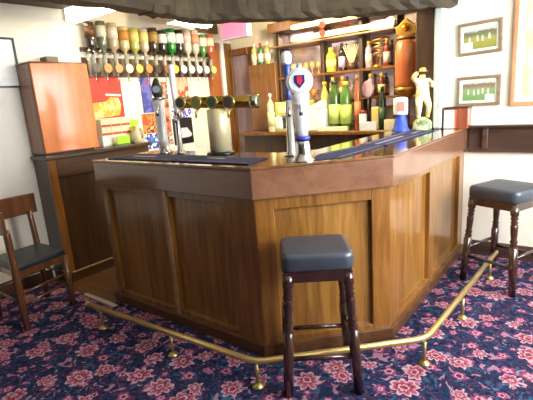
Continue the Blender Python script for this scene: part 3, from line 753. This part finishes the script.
bt = thing('beer_tower', (-.635, .46, ZB), 'brass T shaped beer tower with four round badges on the bar top', 'beer tap', math.radians(12))
B().lathe([(.10, 0), (.10, .012), (.088, .02)], 28).build('foot', M['black'], bt)
B().lathe([(.074, .0205), (.074, .30), (.068, .308)], 28).build('column', flat(226, 214, 170, .35, .4), bt)
mx = Matrix.Translation((-.335, 0, .352)) @ Matrix.Rotation(PI/2, 4, 'Y')
B().lathe([(.034, 0), (.040, .01), (.040, .58), (.036, .585)], 24, mx).build('cross_bar', flat(190, 160, 80, .22, 1.), bt)
B().lathe([(.040, .5855), (.043, .59), (.043, .63), (.032, .637)], 24, mx).build('end_cap', flat(190, 200, 170, .2, 1.), bt)
mr = Matrix.Rotation(PI/2, 4, 'X')
for k, cc in enumerate(((60, 62, 66), (120, 112, 70), (64, 84, 62), (78, 66, 66))):
    x = -.28 + k*.128
    g = B().lathe([(.042, 0), (.047, .006), (.043, .014)], 24, Matrix.Translation((x, -.040, .352)) @ mr).build('badge', flat(206, 186, 110, .25, .9), bt)
    B().lathe([(.033, .0145), (.032, .018)], 24, Matrix.Translation((x, -.040, .352)) @ mr).build('badge_face', flat(*cc, .3), g)
    q = B().tube([(x, -.02, .31), (x, -.05, .29), (x, -.055, .25)], [.011, .009, .008], 10); q.build('spout', M['brass'], bt)
for o_ in bt.children:
    if o_.name.split('.')[0] in ('cross_bar', 'end_cap', 'badge', 'spout'): o_.rotation_euler = (0, math.radians(2.6), 0)
hp = thing('beer_tap', (-1.185, .415, ZB), 'tall chrome beer tap with dark green cap toward the left end of the bar', 'beer tap', math.radians(-50))
B().lathe([(.058, 0), (.058, .014), (.040, .03), (.036, .06)], 20).build('base', M['chrome'], hp)
B().lathe([(.034, .0605), (.036, .10), (.040, .36), (.046, .40)], 20).build('column', M['steel'], hp)
B().lathe([(.05, .4005), (.055, .41), (.050, .42)], 20).build('collar', M['chrome'], hp)
B().tube([(.03, 0, .34), (.08, 0, .345), (.10, 0, .33), (.105, 0, .285)], .012, 10).build('spout', M['chrome'], hp)
B().lathe([(.030, .4205), (.042, .45), (.040, .50), (.018, .545), (.006, .56)], 18).build('cap', flat(46, 60, 44, .3), hp)
B().lathe([(.026, 0), (.024, .006)], 16, Matrix.Translation((.040, 0, .475)) @ Matrix.Rotation(PI/2, 4, 'Y')).build('badge', flat(150, 160, 170, .3), hp)
hq = thing('beer_tap', (-1.02, .43, ZB), 'white handled beer tap between the chrome tap and the brass tower', 'beer tap', math.radians(-50))
B().lathe([(.045, 0), (.045, .012), (.022, .03), (.018, .30), (.024, .31)], 18).build('column', M['chrome'], hq)
B().tube([(.015, 0, .27), (.055, 0, .27), (.062, 0, .23)], .010, 10).build('spout', M['chrome'], hq)
B().lathe([(.012, .3105), (.016, .35), (.022, .62), (.016, .635)], 14).build('handle', M['white'], hq)

db = thing('collecting_box', (.115, 1.86, ZB+.0075), 'white drum collecting box on a blue cone on the right bar arm', 'collecting box', math.radians(-60))
B().lathe([(.074, 0), (.074, .012), (.060, .03), (.040, .135), (.038, .14)], 24).build('cone', flat(52, 78, 190, .35), db)
B().lathe([(.056, .1405), (.058, .15), (.058, .265), (.052, .275), (.03, .282)], 24).build('drum', M['white'], db)
B().box(.0,   .0615, -.03, .02, .17, .245).build('print', flat(206, 110, 90, .5), db)

# figurine on a mossy base at the wall end of the bar
fg = thing('figurine', (.235, 2.04, ZB), 'cream and gold standing figurine with raised arms at the wall end of the bar', 'figurine', math.radians(-55))
q = B(); q.lathe([(.075, 0), (.08, .02), (.07, .05), (.055, .09), (.03, .11)], 16); q.ball((.02, .03, .05), .045); q.ball((-.03, -.03, .05), .04)
q.build('base', two_tone('mossy_glaze', (96, 120, 70), (196, 206, 160), 22, .4, .6, .3, coat=.5), fg)
V = [(0, 0, .29), (0, 0, .34), (0, 0, .40), (0, 0, .425), (0, .0, .465),           # pelvis waist chest neck head
     (.0, .045, .405), (.02, .085, .36), (.05, .05, .40),                            # left arm (local y across)
     (.0, -.045, .405), (.01, -.085, .44), (.03, -.045, .48),                         # right arm raised
     (.0, .03, .27), (.02, .05, .20), (-.005, .045, .115),                            # left leg
     (.0, -.03, .27), (.03, -.035, .20), (-.005, -.03, .115), (.025, .047, .108), (.03, -.03, .108)]
E_ = [(0, 1), (1, 2), (2, 3), (3, 4), (2, 5), (5, 6), (6, 7), (2, 8), (8, 9), (9, 10), (0, 11), (11, 12), (12, 13), (0, 14), (14, 15), (15, 16), (13, 17), (16, 18)]
R_ = [.050, .044, .052, .022, .034, .028, .022, .018, .028, .022, .018, .036, .026, .018, .036, .026, .018, .015, .015]
me = bpy.data.meshes.new('body'); me.from_pydata(V, E_, []); me.update()
body = bpy.data.objects.new('body', me); COL.objects.link(body); body.parent = fg
sk = body.modifiers.new('skin', 'SKIN')
for v, r in zip(me.skin_vertices[0].data, R_): v.radius = (r, r)
me.skin_vertices[0].data[0].use_root = True
body.modifiers.new('sub', 'SUBSURF').levels = 2
body.modifiers['sub'].render_levels = 2
me.materials.append(two_tone('figurine_glaze', (196, 170, 92), (240, 230, 196), 14, .38, .6, .25, coat=.5))
B().lathe([(.045, .482), (.028, .488), (.026, .508), (.012, .515)], 16).build('hat', flat(206, 176, 96, .3), fg)

wb = thing('wooden_box', (.39, 2.12, ZB), 'red brown wooden box on the bar end against the white wall', 'box')
B().box(.0, .19, 0, .12, 0, .165, .003).build('body', wood('box_wood', (100, 48, 28), (142, 74, 48), (176, 104, 74), 'z', 5, .25, .6), wb)
B().box(-.004, .194, -.004, .124, .1655, .178, .003).build('lid', M['dark_oak_x'], wb)
B().box(.002, .085, -.007, -.0015, .004, .155).build('leaflet', M['paper'], wb)  # white sheet put in for the reflection on the box's left face
B().box(.085, .10, -.006, -.0015, .004, .155).build('orange_edge', flat(224, 110, 66, .5), wb)

# ------------------------------------------------------------------ back wall: ledge and pictures
ld = thing('drinks_shelf', (0, 0, 0), 'long dark wooden drinks shelf fixed along the white wall at right', 'ledge')
B().box(.572, 2.2, 2.205, 2.249, .915, 1.118, .004).build('fascia_board', M['dark_oak_x'], ld)
B().box(.572, 2.2, 2.15, 2.249, 1.119, 1.138, .004).build('top_board', M['dark_oak_x'], ld)
for x in (.70, 1.3, 1.9): B().box(x-.02, x+.02, 2.17, 2.2045, .95, 1.118, .004).build('bracket', M['dark_oak_x'], ld)

def field_mat(name, ground, back, sky, split):
    """landscape photograph print: sky, dark hedge, grass, mottled"""
    n = NT(name)
    tc = n.add('ShaderNodeTexCoord'); sp = n.add('ShaderNodeSeparateXYZ'); n.l.new(tc.outputs['Generated'], sp.inputs[0])
    z = n.math('ADD', sp.outputs[2], n.math('MULTIPLY', n.math('SUBTRACT', n.noise(n.coords(), 30, 3), .5), .25))
    n.put(n.p.inputs['Base Color'], n.ramp(z, [(.0, rgb(*ground)), (split-.05, rgb(*[min(255, v+18) for v in ground])), (split+.05, rgb(*back)), (split+.22, rgb(*[v*.8 for v in back])), (split+.34, rgb(*sky))]))
    return n.set(.35)
def picture(x0, x1, z0, z1, label, mats, fmat, bw, tilt=0., people=0, caption=None, mat_w=.02, depth=.024):
    w, h = x1-x0, z1-z0
    t = thing('framed_picture', ((x0+x1)/2, 2.249, (z0+z1)/2), label, 'framed picture'); t.rotation_euler = (0, tilt, 0)
    def bx(a, b, c, d, y0, y1, nm, m, par=t, bev=0.): return B().box(a, b, -y1, -y0, c, d, bev).build(nm, m, par)
    f = B()
    f.box(-w/2, w/2, -depth, -.001, h/2-bw, h/2, .003).box(-w/2, w/2, -depth, -.001, -h/2, -h/2+bw, .003).box(-w/2, -w/2+bw, -depth, -.001, -h/2+bw, h/2-bw, .003).box(w/2-bw, w/2, -depth, -.001, -h/2+bw, h/2-bw, .003)
    f.build('frame', fmat, t)
    bx(-w/2+bw, w/2-bw, -h/2+bw, h/2-bw, .001, .008, 'mount', M['paper'])
    pr = bx(-w/2+bw+mat_w, w/2-bw-mat_w, -h/2+bw+mat_w, h/2-bw-mat_w, .0085, .010, 'print', mats)
    if people:
        q = B(); rn = random.Random(label)
        for k in range(people):
            x = -w*.22 + w*.44*k/max(1, people-1) + rn.uniform(-.006, .006); z = -h*.02+rn.uniform(-.01, .01); s = .012
            q.box(x-s*.6, x+s*.6, -.0118, -.0104, z-s*1.6, z+s*1.2); q.box(x-s*.4, x+s*.4, -.0118, -.0104, z+s*1.3, z+s*2.1)
        g = q.build('players', flat(214, 206, 188, .5), pr); g['kind'] = 'stuff'
    if caption: bx(*caption, .0105, .0125, 'caption_card', M['paper'], pr)
    return t
fm = wood('grey_oak_frame', (104, 84, 58), (134, 112, 82), (156, 134, 102), 'x', 6, .45, .2)
picture(.457, .785, 1.702, 1.953, 'upper small framed photo of a green field with white figures on the wall', field_mat('field_print', (140, 138, 62), (128, 128, 92), (196, 196, 186), .55), fm, .024, -.03, 4, (-.115, -.055, -.085, -.025))
picture(.46, .79, 1.295, 1.533, 'lower small framed photo of a green pitch with white card at its corner', field_mat('pitch_print', (112, 146, 84), (150, 132, 104), (206, 198, 184), .62), fm, .024, .0, 5, (.05, .115, -.085, -.03))
picture(.86, 1.38, 1.28, 2.12, 'tall picture with orange wood frame and yellow print at the right edge', art_mat('yellow_print', [(232, 214, 140), (238, 224, 160), (236, 226, 176), (176, 120, 90)], 7), wood('orange_frame', (168, 108, 70), (192, 132, 92), (206, 152, 114), 'z', 6, .3, .5), .032, 0, 0, None, .045, .03)

# ------------------------------------------------------------------ light
def area(name, loc, rot, sx, sy, power, col):
    l = bpy.data.lights.new(name, 'AREA'); l.shape = 'RECTANGLE'; l.size = sx; l.size_y = sy; l.energy = power; l.color = col
    o = bpy.data.objects.new(name, l); COL.objects.link(o); o.location = loc; o.rotation_euler = rot
    return o
for (a, b), pw in zip(WIN, (208,)):
    area('window_daylight', (WR+.34, (a+b)/2, (ZS+ZH)/2), (0, PI/2, 0), ZH-ZS, b-a, pw, (.90, .95, 1.0))
def point(name, loc, power, col, r=.06):
    l = bpy.data.lights.new(name, 'POINT'); l.energy = power; l.color = col; l.shadow_soft_size = r
    o = bpy.data.objects.new(name, l); COL.objects.link(o); o.location = loc
point('bar_ceiling_lamp', (-.75, 1.75, 2.3), 62, (1, .84, .55), .1)
point('room_fill_light', (.6, -2.2, 2.2), 3, (1, .9, .75), .12)  # weak fill light added behind the camera, no lamp known there
wd = bpy.data.worlds.new('world'); scene.world = wd; wd.use_nodes = True
bgn = wd.node_tree.nodes['Background']; bgn.inputs['Color'].default_value = (.75, .87, 1, 1); bgn.inputs['Strength'].default_value = 1.5

vs_ = scene.view_settings
vs_.view_transform = 'Standard'; vs_.look = 'None'; vs_.gamma = 1; vs_.use_curve_mapping = False
vs_.exposure = 0.5
